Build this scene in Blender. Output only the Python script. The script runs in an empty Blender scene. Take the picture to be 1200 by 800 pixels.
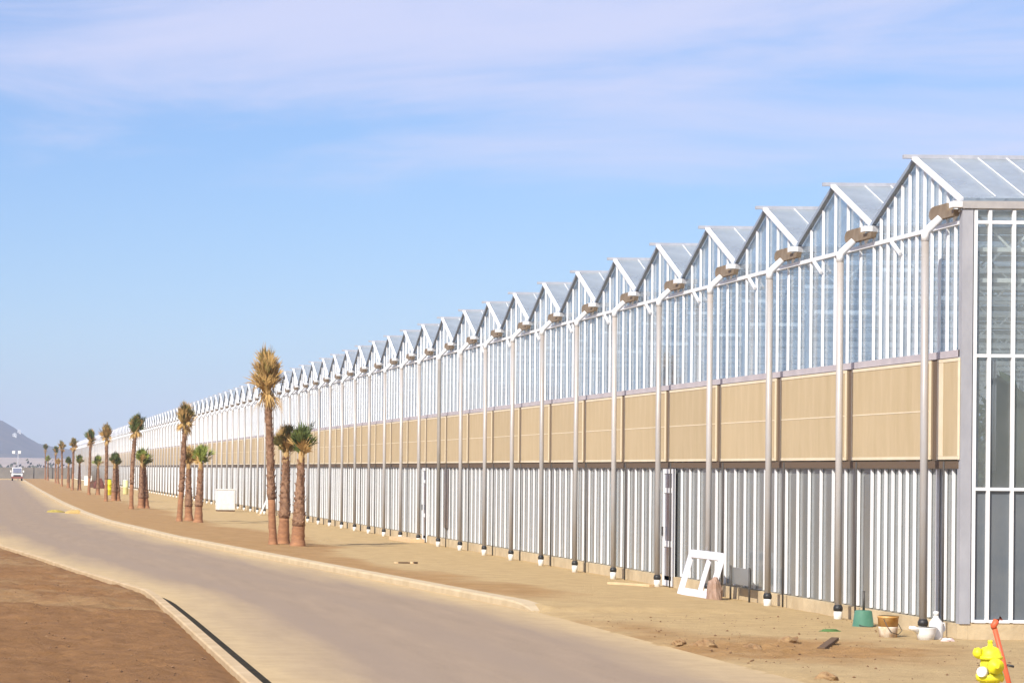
import bpy, math, random
import numpy as np
from mathutils import Vector, noise as mnoise
R = math.radians
random.seed(7)
scene = bpy.context.scene
col = scene.collection

# ------------------------------------------------------------------ helpers
class MB:
    """collects shapes; build() links them as ONE mesh object"""
    def __init__(s): s.v = []; s.f = []; s.sm = []
    def add(s, vs, fs, smooth=False):
        b = len(s.v); s.v += [tuple(p) for p in vs]
        s.f += [tuple(i + b for i in f) for f in fs]; s.sm += [smooth] * len(fs)
        return s
    def box(s, x0, y0, z0, x1, y1, z1):
        vs = [(x0,y0,z0),(x1,y0,z0),(x1,y1,z0),(x0,y1,z0),(x0,y0,z1),(x1,y0,z1),(x1,y1,z1),(x0,y1,z1)]
        return s.add(vs, [(0,3,2,1),(4,5,6,7),(0,1,5,4),(1,2,6,5),(2,3,7,6),(3,0,4,7)])
    def beam(s, p, q, w, h, up=(0,0,1)):
        p, q = Vector(p), Vector(q); d = (q - p).normalized()
        a = d.cross(Vector(up))
        if a.length < 1e-5: a = d.cross(Vector((1,0,0)))
        a.normalize(); b = a.cross(d).normalized()
        vs = []
        for e in (p, q):
            for i, j in ((-1,-1),(1,-1),(1,1),(-1,1)): vs.append(e + a*(w/2*i) + b*(h/2*j))
        return s.add(vs, [(3,2,1,0),(4,5,6,7),(0,1,5,4),(1,2,6,5),(2,3,7,6),(3,0,4,7)])
    def tube(s, pts, rad, n=10, caps=True):
        pts = [Vector(p) for p in pts]
        if not isinstance(rad, (list, tuple)): rad = [rad] * len(pts)
        vs, fs = [], []
        for i, p in enumerate(pts):
            d = (pts[min(i+1, len(pts)-1)] - pts[max(i-1, 0)]).normalized()
            ref = Vector((1,0,0)) if abs(d.x) < .8 else Vector((0,0,1))
            a = d.cross(ref).normalized(); b = d.cross(a).normalized()
            for k in range(n):
                t = 2*math.pi*k/n
                vs.append(p + (a*math.cos(t) + b*math.sin(t)) * rad[i])
        for i in range(len(pts)-1):
            for k in range(n):
                k2 = (k+1) % n
                fs.append((i*n+k, i*n+k2, (i+1)*n+k2, (i+1)*n+k))
        s.add(vs, fs, True)
        if caps:
            b = len(s.v) - len(vs)
            s.f += [tuple(b+k for k in range(n))[::-1], tuple(b+(len(pts)-1)*n+k for k in range(n))]; s.sm += [False, False]
        return s
    def lathe(s, c, prof, n=20):
        """prof: [(r, z)] about the vertical through c"""
        return s.tube([(c[0], c[1], c[2]+z) for r, z in prof], [max(r, 1e-4) for r, z in prof], n)
    def prism(s, poly, axis, a, b):
        """poly: [(u, w)] extruded along axis from a to b; axis x: (y,z), axis y: (x,z)"""
        n = len(poly)
        mk = (lambda u, w, t: (t, u, w)) if axis == 'x' else (lambda u, w, t: (u, t, w))
        vs = [mk(u, w, a) for u, w in poly] + [mk(u, w, b) for u, w in poly]
        return s.add(vs, [tuple(range(n)), tuple(range(2*n-1, n-1, -1))] + [(i, i+n, (i+1) % n + n, (i+1) % n) for i in range(n)])
    def shifted(s, offs):
        m = MB()
        for dy in offs: m.add([(x, y+dy, z) for x, y, z in s.v], s.f); 
        return m
    def mesh(s, name, mat):
        me = bpy.data.meshes.new(name); me.from_pydata(s.v, [], s.f); me.validate()
        if len(s.sm) == len(me.polygons): me.polygons.foreach_set('use_smooth', s.sm)
        me.materials.append(mat)
        import bmesh
        bm = bmesh.new(); bm.from_mesh(me); bmesh.ops.recalc_face_normals(bm, faces=bm.faces); bm.to_mesh(me); bm.free()
        return me
    def build(s, name, mat, parent=None, loc=(0,0,0), rz=0):
        o = bpy.data.objects.new(name, s.mesh(name, mat)); col.objects.link(o)
        o.parent = parent; o.location = loc; o.rotation_euler = (0,0,rz)
        return o

def bevel(o, w=.01, seg=2):
    m = o.modifiers.new('bevel', 'BEVEL'); m.width = w; m.segments = seg; m.limit_method = 'ANGLE'; m.angle_limit = R(35)
    return o
def tag(o, label=None, cat=None, group=None, kind=None):
    if label: o['label'] = label
    if cat: o['category'] = cat
    if group: o['group'] = group
    if kind: o['kind'] = kind
    return o
def empty(name, loc, rz=0):
    o = bpy.data.objects.new(name, None); col.objects.link(o); o.location = loc; o.rotation_euler = (0,0,rz); o.empty_display_size = .2
    return o

# ------------------------------------------------------------------ materials
def mat(name, c, rough=.6, spec=.5, metal=0, c2=None, scale=5, bump=0, bscale=None, detail=5, rnd=0, coord='Object', stretch=(1,1,1), lo=.35, hi=.65):
    m = bpy.data.materials.new(name); m.use_nodes = True
    nt = m.node_tree; N = nt.nodes; L = nt.links
    bs = N['Principled BSDF']
    bs.inputs['Roughness'].default_value = rough; bs.inputs['Specular IOR Level'].default_value = spec; bs.inputs['Metallic'].default_value = metal
    bs.inputs['Base Color'].default_value = (*c, 1)
    tc = N.new('ShaderNodeTexCoord'); mp = N.new('ShaderNodeMapping'); mp.inputs['Scale'].default_value = stretch
    L.new(tc.outputs[coord], mp.inputs['Vector'])
    vec = mp.outputs['Vector']
    out = None
    if c2:
        n = N.new('ShaderNodeTexNoise'); n.inputs['Scale'].default_value = scale; n.inputs['Detail'].default_value = detail; n.inputs['Roughness'].default_value = .65
        L.new(vec, n.inputs['Vector'])
        r = N.new('ShaderNodeMapRange'); r.inputs['From Min'].default_value = lo; r.inputs['From Max'].default_value = hi
        L.new(n.outputs['Fac'], r.inputs['Value'])
        x = N.new('ShaderNodeMix'); x.data_type = 'RGBA'; x.inputs[6].default_value = (*c, 1); x.inputs[7].default_value = (*c2, 1)
        L.new(r.outputs['Result'], x.inputs[0]); out = x.outputs[2]
    if rnd:
        oi = N.new('ShaderNodeObjectInfo'); h = N.new('ShaderNodeHueSaturation')
        mr = N.new('ShaderNodeMapRange'); mr.inputs['To Min'].default_value = 1-rnd; mr.inputs['To Max'].default_value = 1+rnd
        L.new(oi.outputs['Random'], mr.inputs['Value']); L.new(mr.outputs['Result'], h.inputs['Value'])
        h.inputs['Color'].default_value = (*c, 1)
        if out: L.new(out, h.inputs['Color'])
        out = h.outputs['Color']
    if out: L.new(out, bs.inputs['Base Color'])
    if bump:
        n2 = N.new('ShaderNodeTexNoise'); n2.inputs['Scale'].default_value = bscale or scale*4; n2.inputs['Detail'].default_value = 6
        L.new(vec, n2.inputs['Vector'])
        b = N.new('ShaderNodeBump'); b.inputs['Strength'].default_value = bump; b.inputs['Distance'].default_value = .03
        L.new(n2.outputs['Fac'], b.inputs['Height']); L.new(b.outputs['Normal'], bs.inputs['Normal'])
    return m

def glass_mat(name, tint, film, filmcol, rough=.03, c2=None, through=.35):
    """thin greenhouse glass: lets light straight through, reflects by Fresnel, carries a pale dusty film"""
    m = bpy.data.materials.new(name); m.use_nodes = True
    nt = m.node_tree; N = nt.nodes; L = nt.links; N.clear()
    out = N.new('ShaderNodeOutputMaterial')
    tr = N.new('ShaderNodeBsdfTransparent'); tr.inputs['Color'].default_value = (*tint, 1)
    gl = N.new('ShaderNodeBsdfGlossy'); gl.inputs['Roughness'].default_value = rough
    di = N.new('ShaderNodeBsdfDiffuse'); di.inputs['Color'].default_value = (*filmcol, 1)
    tl = N.new('ShaderNodeBsdfTranslucent'); tl.inputs['Color'].default_value = (*filmcol, 1)
    fm = N.new('ShaderNodeMixShader'); fm.inputs[0].default_value = through
    L.new(di.outputs[0], fm.inputs[1]); L.new(tl.outputs[0], fm.inputs[2])
    m1 = N.new('ShaderNodeMixShader')
    tc = N.new('ShaderNodeTexCoord'); nz = N.new('ShaderNodeTexNoise'); nz.inputs['Scale'].default_value = 1.3; nz.inputs['Detail'].default_value = 4
    L.new(tc.outputs['Object'], nz.inputs['Vector'])
    mr = N.new('ShaderNodeMapRange'); mr.inputs['From Min'].default_value = .3; mr.inputs['From Max'].default_value = .7
    mr.inputs['To Min'].default_value = film*.7; mr.inputs['To Max'].default_value = min(1, film*1.3)
    L.new(nz.outputs['Fac'], mr.inputs['Value']); L.new(mr.outputs['Result'], m1.inputs[0])
    L.new(tr.outputs[0], m1.inputs[1]); L.new(fm.outputs[0], m1.inputs[2])
    fr = N.new('ShaderNodeFresnel'); ge = N.new('ShaderNodeNewGeometry'); ir = N.new('ShaderNodeMapRange'); ir.inputs['To Min'].default_value = 1.5; ir.inputs['To Max'].default_value = 1/1.5
    L.new(ge.outputs['Backfacing'], ir.inputs['Value']); L.new(ir.outputs['Result'], fr.inputs['IOR'])      # same reflection on leaving the pane
    m2 = N.new('ShaderNodeMixShader'); L.new(fr.outputs[0], m2.inputs[0])
    L.new(m1.outputs[0], m2.inputs[1]); L.new(gl.outputs[0], m2.inputs[2])
    L.new(m2.outputs[0], out.inputs['Surface'])
    return m

M = {}
M['white_alu'] = mat('white aluminium', (.82,.83,.84), .42, .5, c2=(.73,.74,.75), scale=3)
M['cream'] = mat('cream powder coat', (.78,.68,.50), .5, .4, c2=(.70,.59,.41), scale=2.5)
M['steel'] = mat('galvanised steel', (.46,.47,.50), .5, .5, metal=.15, c2=(.36,.37,.41), scale=6, stretch=(1,1,.3))
M['lavsteel'] = mat('corner cladding', (.38,.385,.41), .5, .4, c2=(.30,.305,.33), scale=3, stretch=(1,1,.4))
M['pipe'] = mat('downpipe galvanised', (.45,.455,.47), .42, .5, metal=.15, c2=(.41,.36,.31), scale=1.6, stretch=(1,1,.35), rnd=.12, coord='Object')
M['pipedark'] = mat('downpipe weathered dark', (.20,.19,.17), .6, .4, c2=(.30,.27,.24), scale=1.2, stretch=(1,1,.5))
M['bracket'] = mat('brown sealing plate', (.27,.21,.15), .7, .3, c2=(.20,.15,.10), scale=6)
M['fabric'] = mat('beige woven screen', (.53,.42,.265), .85, .2, c2=(.46,.36,.215), scale=1.4, stretch=(1,2.5,.4), bump=.15, bscale=60, rnd=.05)
M['case'] = mat('brown gap shade', (.28,.21,.14), .8, .2)  # brown stands in for the downpipe's shadow beside each screen gap
M['brown'] = mat('brown shaded board', (.14,.10,.07), .8, .2)  # dark brown paints shade in the screen gaps and below the band
M['concrete'] = mat('plinth concrete', (.60,.48,.30), .85, .3, c2=(.46,.36,.22), scale=2, bump=.3, bscale=20)
M['kerb'] = mat('kerb concrete', (.56,.45,.29), .85, .3, c2=(.46,.36,.22), scale=1.6, bump=.3, bscale=25)
M['black'] = mat('black plastic', (.02,.02,.02), .5, .5)
M['darksteel'] = mat('dark steel', (.06,.055,.05), .55, .5)
M['whiteplas'] = mat('white plastic', (.82,.82,.80), .35, .5, c2=(.74,.72,.66), scale=8)
M['gutter'] = mat('aluminium gutter', (.55,.55,.56), .45, .5, metal=.2, c2=(.46,.46,.48), scale=5)
M['upperglass'] = glass_mat('clear wall glass', (.91,.96,1.0), .15, (.68,.82,.96))
M['roofglass'] = glass_mat('dusty roof glass', (.90,.94,.97), .48, (.66,.73,.77), .10, through=.5)
M['lower'] = mat('slate polycarbonate', (.175,.195,.20), .14, .5, c2=(.225,.235,.23), scale=1.2, stretch=(1,1,.25), rnd=.14)
M['slate'] = mat('slate verge shade', (.27,.32,.39), .6, .3)  # dark tone paints in the shaded side of the far roof slopes
M['doorglass'] = mat('door glass', (.16,.17,.22), .08, .6)

# ------------------------------------------------------------------ light and sky
SUN_EL = 38.0; HEAD = Vector((.66, .75, 0)).normalized()          # the way sunlight travels over the ground
sun_dir = Vector((-HEAD.x*math.cos(R(SUN_EL)), -HEAD.y*math.cos(R(SUN_EL)), math.sin(R(SUN_EL))))
sl = bpy.data.lights.new('sun', 'SUN'); sl.energy = 4.2; sl.angle = R(.53); sl.color = (1, .93, .83)
so = bpy.data.objects.new('sun', sl); col.objects.link(so); so.rotation_euler = sun_dir.to_track_quat('Z', 'Y').to_euler(); so.location = (-30,-30,40)

w = bpy.data.worlds.new('World'); scene.world = w; w.use_nodes = True
nt = w.node_tree; N = nt.nodes; L = nt.links
bg = N['Background']; bg.inputs['Strength'].default_value = .1
sky = N.new('ShaderNodeTexSky'); sky.sky_type = 'NISHITA'; sky.sun_disc = False
sky.sun_elevation = R(SUN_EL); sky.sun_rotation = math.atan2(sun_dir.x, sun_dir.y)
sky.altitude = 0; sky.air_density = 1.0; sky.dust_density = .25; sky.ozone_density = 3.5
# thin cirrus: noise over the sky direction, streaked sideways, thicker higher up and to the east
tc = N.new('ShaderNodeTexCoord'); mp = N.new('ShaderNodeMapping'); mp.inputs['Scale'].default_value = (5, 5, 30); mp.inputs['Rotation'].default_value = (0, R(-5), 0)
L.new(tc.outputs['Generated'], mp.inputs['Vector'])
nz = N.new('ShaderNodeTexNoise'); nz.inputs['Scale'].default_value = 1.0; nz.inputs['Detail'].default_value = 7; nz.inputs['Roughness'].default_value = .5; nz.inputs['Distortion'].default_value = .5
L.new(mp.outputs['Vector'], nz.inputs['Vector'])
nz.inputs['Roughness'].default_value = .56
sp = N.new('ShaderNodeSeparateXYZ'); L.new(tc.outputs['Generated'], sp.inputs['Vector'])
def math_node(op, a, b=None):
    n = N.new('ShaderNodeMath'); n.operation = op
    for i, v in enumerate((a, b)):
        if v is None: continue
        if isinstance(v, (int, float)): n.inputs[i].default_value = v
        else: L.new(v, n.inputs[i])
    return n.outputs[0]
hgt = math_node('ADD', sp.outputs['Z'], math_node('MULTIPLY', sp.outputs['X'], .13))
mr = N.new('ShaderNodeMapRange'); mr.interpolation_type = 'SMOOTHSTEP'; mr.inputs['From Min'].default_value = .085; mr.inputs['From Max'].default_value = .19; mr.inputs['To Min'].default_value = -.14; mr.inputs['To Max'].default_value = .25
L.new(hgt, mr.inputs['Value'])
sm = math_node('ADD', nz.outputs['Fac'], mr.outputs['Result'])
mr2 = N.new('ShaderNodeMapRange'); mr2.interpolation_type = 'SMOOTHSTEP'; mr2.inputs['From Min'].default_value = .48; mr2.inputs['From Max'].default_value = .86; mr2.inputs['To Max'].default_value = .8
L.new(sm, mr2.inputs['Value'])
cm = N.new('ShaderNodeMix'); cm.data_type = 'RGBA'; cm.inputs[7].default_value = (4.85, 4.95, 6.5, 1)
tn = N.new('ShaderNodeMix'); tn.data_type = 'RGBA'; tn.blend_type = 'MULTIPLY'; tn.inputs[0].default_value = 1; tn.inputs[7].default_value = (.53,.645,.86,1)
L.new(sky.outputs['Color'], tn.inputs[6])
L.new(mr2.outputs['Result'], cm.inputs[0]); L.new(tn.outputs[2], cm.inputs[6])
L.new(cm.outputs[2], bg.inputs['Color'])

# ------------------------------------------------------------------ road course (metres; the camera stands at x = 0, y = 0)
RY = [10, 30, 45.5, 52.6, 60.8, 72, 88, 114, 135, 171, 260, 418, 470]
RX = [8.7, 8.75, 8.6, 8.05, 7.40, 6.50, 5.28, 4.02, 3.62, 3.28, 2.96, 2.62, 2.5]      # right edge (kerb line)
LY = [10, 29.6, 41, 48, 50.5, 53.3, 59.5, 68.6, 78.4, 100, 135, 171, 260, 418, 470]
LX = [2.70, 2.72, 2.74, 2.72, 2.66, 2.36, 1.71, .91, -.08, -1.5, -2.5, -2.85, -3.2, -3.5, -3.6]   # left edge
def Rx(y): return np.interp(y, RY, RX)
def Lx(y): return np.interp(y, LY, LX)
def smooth(a, k=25):
    return a
def sstep(t): t = np.clip(t, 0, 1); return t*t*(3-2*t)

rng = np.random.default_rng(3)
_tab = rng.random((256, 256))
def vnoise(x, y):
    xi = np.floor(x).astype(int); yi = np.floor(y).astype(int); fx = x-xi; fy = y-yi
    fx = fx*fx*(3-2*fx); fy = fy*fy*(3-2*fy)
    g = lambda a, b: _tab[a & 255, b & 255]
    return (g(xi,yi)*(1-fx)+g(xi+1,yi)*fx)*(1-fy) + (g(xi,yi+1)*(1-fx)+g(xi+1,yi+1)*fx)*fy
def fbm(x, y, o=4):
    s = 0; a = .5
    for i in range(o): s = s + a*(vnoise(x*2**i+17*i, y*2**i+31*i)-.5); a *= .5
    return s

def ground_z(X, Y):
    Rr, Ll = Rx(Y), Lx(Y)
    n1 = fbm(X*.7, Y*.5); n2 = fbm(X*3.1, Y*2.4); n3 = fbm(X*7, Y*7, 3)
    # east side: kerbed beyond y = 45.5, feathered dust before it
    kerbed = sstep((Y-44.7)/.6)
    d = X-Rr
    east_k = .095 - .095*sstep((d-1)/5) + (.05*n1+.02*n2)*sstep((d-.3)/1.0)
    east_d = -.03 + .05*sstep((d+.35+.5*n2+.35*n1)/.8) + .05*n1*sstep(d/1.5) + .015*n2
    clod = np.exp(-((X-10.0)/1.5)**2 - ((Y-36.0)/2.0)**2)
    clod2 = np.exp(-((X-9.1)/.6)**2 - ((Y-30.3)/1.2)**2)
    east_d = east_d + (clod+.6*clod2)*(.20*np.abs(n2) + .16*n3 - .03)
    east_k = np.where(d > .1, east_k, -.03)
    east = east_d*(1-kerbed) + east_k*kerbed
    # west side: graded dirt, gently mounded, rutted
    e = Ll-X
    rut = .035*np.sin(Y*1.35+X*.5+4*n1)*sstep((Y-36)/8)*np.exp(-((Y-50)/12)**2)
    west_k = -.01 + .06*sstep((e-.15)/.3) + .10*sstep((e-.4)/4) + .16*n1*sstep(e/1.5) + (.09*n2 + .09*n3)*sstep(e/.5) + rut*1.5*sstep(e/.6)
    west_s = -.03 + .11*sstep((e+.65+.7*n2+.4*n1)/1.1) + .10*sstep((e-1)/4) + .14*n1*sstep(e/1.5) + .06*n2 + .05*n3*sstep(e/.8) + 1.6*rut*sstep(e/.6)
    kb = sstep((88-Y)/3.0)
    west = west_k*kb + west_s*(1-kb)
    road = (X > Ll-.02) & (X < Rr+.02)
    mid = np.full_like(X, -.03)
    z = np.where(X > (Ll+Rr)/2, np.where(X > Rr-1.2, east, mid), np.where(X < Ll+1.0, west, mid))
    # under the left kerb and the road the sheet stays low
    z = np.where((X > Ll-.12) & (X < Ll+1.0) & (Y < 85), -.03, z)
    z = np.where((X < Rr+.16) & (X > Rr-1.3) & (Y > 45.15), -.03, z)
    z = np.where(X > 13.25, .0, z)                                   # level pad under the greenhouse
    z = np.where(Y > 480, np.minimum(z, .0), z)
    return z

def graded(a):
    out = []
    for lo, hi, st in a:
        v = lo
        while v < hi - 1e-6: out.append(v); v += st
    return out
xs = graded([(-6000,-1000,1000),(-1000,-100,150),(-100,-20,10),(-20,-4,1),(-4,-1,.2),(-1,14,.1),(14,20,1),(20,100,10),(100,1000,150),(1000,6001,1000)])
ys = graded([(-400,-20,40),(-20,20,3),(20,27,.4),(27,58,.09)])
v = 58.0
while v < 620: ys.append(v); v += max(.11, .0028*v)
ys += graded([(620,1000,40),(1000,7001,500)])
X, Y = np.meshgrid(np.array(xs), np.array(ys)); Z = ground_z(X, Y)
ny, nx = X.shape
me = bpy.data.meshes.new('ground')
vs = np.stack([X, Y, Z], -1).reshape(-1, 3)
idx = np.arange(nx*ny).reshape(ny, nx)
fs = np.stack([idx[:-1,:-1], idx[:-1,1:], idx[1:,1:], idx[1:,:-1]], -1).reshape(-1, 4)
me.from_pydata(vs.tolist(), [], fs.tolist()); me.polygons.foreach_set('use_smooth', [True]*len(me.polygons))
# soil type: 0 pale dust, 1 reddish planting soil / freshly dug earth
Rr = Rx(Y); nn = fbm(X*.5, Y*.25); nm = fbm(X*1.6, Y*1.2)
d = X-Rr
strip = sstep((d+.2)/.4) * (1-sstep((d-1.3-2.6*sstep((Y-65)/25)+3.0*nn)/1.4)) * sstep((Y-45)/6)
dug = np.exp(-((X-10.3)/1.9)**2 - ((Y-35.8)/2.3)**2)*1.7 + np.exp(-((X-8.9)/.9)**2 - ((Y-40.5)/2.6)**2)*.8
west = np.zeros_like(X)
damp = np.clip((1-sstep((X-Lx(Y)+.25-.5*nm)/.5)) * (.68 + .4*sstep((48-Y)/12) + .8*nn + .5*nm), 0, 1)
soil = np.clip(np.maximum(np.maximum(strip*.75, dug*(.75+nm)), west) + .25*nm, 0, 1)
at = me.attributes.new('soil', 'FLOAT', 'POINT'); at.data.foreach_set('value', soil.reshape(-1).astype(np.float32))
at = me.attributes.new('damp', 'FLOAT', 'POINT'); at.data.foreach_set('value', damp.reshape(-1).astype(np.float32))
gm = bpy.data.materials.new('dirt'); gm.use_nodes = True
nt = gm.node_tree; N = nt.nodes; L = nt.links; bs = N['Principled BSDF']; bs.inputs['Roughness'].default_value = .95; bs.inputs['Specular IOR Level'].default_value = .15
tcg = N.new('ShaderNodeTexCoord')
def nze(scale, detail=6, rough=.6, vec=None):
    n = N.new('ShaderNodeTexNoise'); n.inputs['Scale'].default_value = scale; n.inputs['Detail'].default_value = detail; n.inputs['Roughness'].default_value = rough
    L.new(vec or tcg.outputs['Object'], n.inputs['Vector']); return n.outputs['Fac']
def mixc(fac, a, b, lo=.35, hi=.65):
    r = N.new('ShaderNodeMapRange'); r.inputs['From Min'].default_value = lo; r.inputs['From Max'].default_value = hi
    L.new(fac, r.inputs['Value'])
    x = N.new('ShaderNodeMix'); x.data_type = 'RGBA'; L.new(r.outputs['Result'], x.inputs[0])
    for i, c in ((6, a), (7, b)):
        if isinstance(c, tuple): x.inputs[i].default_value = (*c, 1)
        else: L.new(c, x.inputs[i])
    return x.outputs[2]
n_big, n_mid, n_fine = nze(.35), nze(2.2), nze(16, 8, .7)
pale = mixc(n_mid, (.53,.385,.195), (.42,.298,.148), .3, .7)
red = mixc(n_mid, (.41,.24,.10), (.30,.175,.07), .3, .7)
atn = N.new('ShaderNodeAttribute'); atn.attribute_name = 'soil'
base = mixc(atn.outputs['Fac'], pale, red, .15, .85)
damp_n = N.new('ShaderNodeAttribute'); damp_n.attribute_name = 'damp'
base = mixc(n_fine, base, mixc(n_big, (.36,.25,.125), (.49,.35,.18)), .55, .85)
base = mixc(damp_n.outputs['Fac'], base, mixc(nze(24, 8, .75), mixc(n_mid, (.31,.165,.068), (.20,.102,.040), .25, .75), mixc(nze(7, 6), (.105,.052,.024), (.34,.20,.095), .35, .6), .5, .8), .0, .8)
L.new(base, bs.inputs['Base Color'])
bm_ = N.new('ShaderNodeBump'); bm_.inputs['Strength'].default_value = .8; bm_.inputs['Distance'].default_value = .06
L.new(nze(9, 9, .75), bm_.inputs['Height']); L.new(bm_.outputs['Normal'], bs.inputs['Normal'])
me.materials.append(gm)
o = bpy.data.objects.new('ground', me); col.objects.link(o); tag(o, kind='structure')

# road: a sheet on the graded earth, dust worked into its edges
rv, rf, ru = [], [], []
ylist = graded([(10,130,1.0),(130,470,6)])
nc = 13
for j, y in enumerate(ylist):
    a, b = float(Lx(y)), float(Rx(y))
    for i in range(nc):
        t = i/(nc-1); x = a-.05 + (b-a+.10)*t
        rv.append((x, y, .02*math.sin(math.pi*t))); ru.append((t, y))
for j in range(len(ylist)-1):
    for i in range(nc-1): rf.append((j*nc+i, j*nc+i+1, (j+1)*nc+i+1, (j+1)*nc+i))
me = bpy.data.meshes.new('road'); me.from_pydata(rv, [], rf); me.polygons.foreach_set('use_smooth', [True]*len(rf))
at = me.attributes.new('across', 'FLOAT', 'POINT'); at.data.foreach_set('value', [u for u, _ in ru])
rm = bpy.data.materials.new('dusty asphalt'); rm.use_nodes = True
nt = rm.node_tree; N = nt.nodes; L = nt.links; bs = N['Principled BSDF']; bs.inputs['Roughness'].default_value = .9; bs.inputs['Specular IOR Level'].default_value = .2
tcg = N.new('ShaderNodeTexCoord'); mpr = N.new('ShaderNodeMapping'); mpr.inputs['Scale'].default_value = (1, .10, 1); L.new(tcg.outputs['Object'], mpr.inputs['Vector'])
atn = N.new('ShaderNodeAttribute'); atn.attribute_name = 'across'
def mth(op, a, b=None):
    n = N.new('ShaderNodeMath'); n.operation = op
    for i, v in enumerate((a, b)):
        if v is None: continue
        if isinstance(v, (int, float)): n.inputs[i].default_value = v
        else: L.new(v, n.inputs[i])
    return n.outputs[0]
edge = mth('MULTIPLY', mth('ABSOLUTE', mth('SUBTRACT', atn.outputs['Fac'], .51)), 2.0)
edge = mth('ADD', edge, mth('MULTIPLY', mth('SUBTRACT', nze(.9, 5, .6, mpr.outputs['Vector']), .5), .55))
streak = nze(3.0, 5, .6, mpr.outputs['Vector'])
asph = mixc(streak, (.32,.236,.162), (.265,.197,.138), .3, .7)
asph = mixc(nze(40, 4), asph, (.38,.30,.20), .48, .85)
asph = mixc(nze(75, 2), asph, (.17,.135,.10), .62, .8)
trk = mth('MULTIPLY', mth('SINE', mth('MULTIPLY', atn.outputs['Fac'], 25.1)), .5)
trk = mth('ADD', mth('ADD', trk, .25), mth('MULTIPLY', nze(.8, 7, .7, mpr.outputs['Vector']), .9))
asph = mixc(trk, asph, (.285,.216,.155), .55, 1.5)
fin = mixc(edge, asph, mixc(nze(2.5), (.55,.41,.22), (.47,.345,.18)), .5, 1.0)
L.new(fin, bs.inputs['Base Color'])
bm_ = N.new('ShaderNodeBump'); bm_.inputs['Strength'].default_value = .25; bm_.inputs['Distance'].default_value = .015
L.new(nze(45, 5), bm_.inputs['Height']); L.new(bm_.outputs['Normal'], bs.inputs['Normal'])
me.materials.append(rm)
o = bpy.data.objects.new('road', me); col.objects.link(o); tag(o, kind='structure')

# kerbs: swept section with joints every 3 m
def kerb(ylist, edge, sgn, wid, hgt, endtaper):
    m = MB(); prof = [(0,-.15),(0,hgt*.75),(.02*sgn,hgt),(wid*sgn,hgt),(wid*sgn,-.15)]
    vs = []
    for j, y in enumerate(ylist):
        k = 1
        if endtaper and j < 4: k = (.12, .45, .8, .97)[j]
        x = float(edge(y)); dx = float(edge(y+.5)-edge(y-.5)); 
        for px_, pz in prof: vs.append((x+px_, y, pz if pz < 0 else pz*k))
    n = len(prof); fs = []
    for j in range(len(ylist)-1):
        for i in range(n-1): fs.append((j*n+i, j*n+i+1, (j+1)*n+i+1, (j+1)*n+i))
    fs.append(tuple(range(n))); fs.append(tuple(range((len(ylist)-1)*n, len(ylist)*n))[::-1])
    m.add(vs, fs); return m
def kys(a, b):
    out = [a, a+.35, a+.8, a+1.4]; y = a+2
    while y < b: out.append(y); y += 1.0 if y < 120 else 5
    return out
o = kerb(kys(45.2, 468), lambda y: Rx(y)+.0, 1, .30, .125, True).build('kerb', M['kerb']); tag(o, kind='structure')
m = MB(); vs_l = []
yl = [84.0-k*.75 for k in range(48)] + [48.2] + graded([(14,48,1.0)])[::-1]
for y in yl:
    x = float(Lx(y)); 
    ow = -.15-.04*float(sstep(np.array((51-y)/4.0)))
    for dx, z in ((ow,-.1),(ow,.06),(ow+.02,.075),(-.04,.075),(-.02,.055),(-.02,-.1)): vs_l.append((x+dx, y, z))
m.add(vs_l, [(a*6+i, a*6+i+1, a*6+i+7, a*6+i+6) for a in range(len(yl)-1) for i in range(5)] + [(0,1,2,3,4,5)])
yl = [48.6, 48.2] + graded([(14,48,1.0)])[::-1]
o = m.build('kerb', mat('low dusty kerb', (.54,.41,.25), .9, .2, c2=(.44,.32,.18), scale=1.5, bump=.3, bscale=20)); tag(o, kind='structure')
m = MB(); vs_l = []
for k, y in enumerate(yl):
    x = float(Lx(y))-.012; w_ = .125*min(1, .15+.35*k)
    for dx, z in ((0,-.03),(0,.022),(w_,.022),(w_,-.03)): vs_l.append((x+dx, y, z+.006))
m.add(vs_l, [(a*4+i, a*4+i+1, a*4+i+5, a*4+i+4) for a in range(len(yl)-1) for i in range(3)] + [(0,1,2,3)])
o = m.build('edging_strip', mat('dark rubber edging', (.022,.019,.014), .9, .05, c2=(.05,.04,.025), scale=4)); tag(o, 'long dark rubber edging strip laid along the near left road edge', 'edging strip')

r = random.Random(11); m = MB()
for k in range(1500):
    if k < 1100: y = 28+24*r.random()**1.6; x = float(Lx(y))-.3-r.random()**.8*4.5
    else: y = r.uniform(30,44); x = r.uniform(8.95,13.0)
    q = r.choice((.006,.007,.008,.009,.011,.013,.02))*r.uniform(.7,1.2)
    z = float(ground_z(np.array([x]), np.array([y]))[0]); c_ = Vector((x, y, z+q*.3))
    pts = [c_+Vector((q*r.uniform(.7,1.3)*a, q*r.uniform(.7,1.3)*b, q*r.uniform(.5,1)*c)) for a,b,c in ((1,0,0),(0,1,0),(-1,0,0),(0,-1,0),(0,0,1),(0,0,-1))]
    m.add(pts, [(0,1,4),(1,2,4),(2,3,4),(3,0,4),(1,0,5),(2,1,5),(3,2,5),(0,3,5)])
o = m.build('gravel', mat('loose stones', (.26,.155,.08), .9, .2, c2=(.15,.085,.045), scale=1.5)); tag(o, kind='stuff')

# ------------------------------------------------------------------ the greenhouse
XF, Y0, BAY, DEEP, NB, NPART = 13.35, 38.6, 4.0, 31.0, 126, 100
EAVE, RIDGE = 6.13, 6.925
gh = empty('greenhouse', (XF, Y0, 0))
tag(gh, 'long white glass greenhouse with sawtooth gables and a beige screen band', 'greenhouse')
def roofz(y): return EAVE + (RIDGE-EAVE)*(1-abs(y-2)/2)

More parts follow.
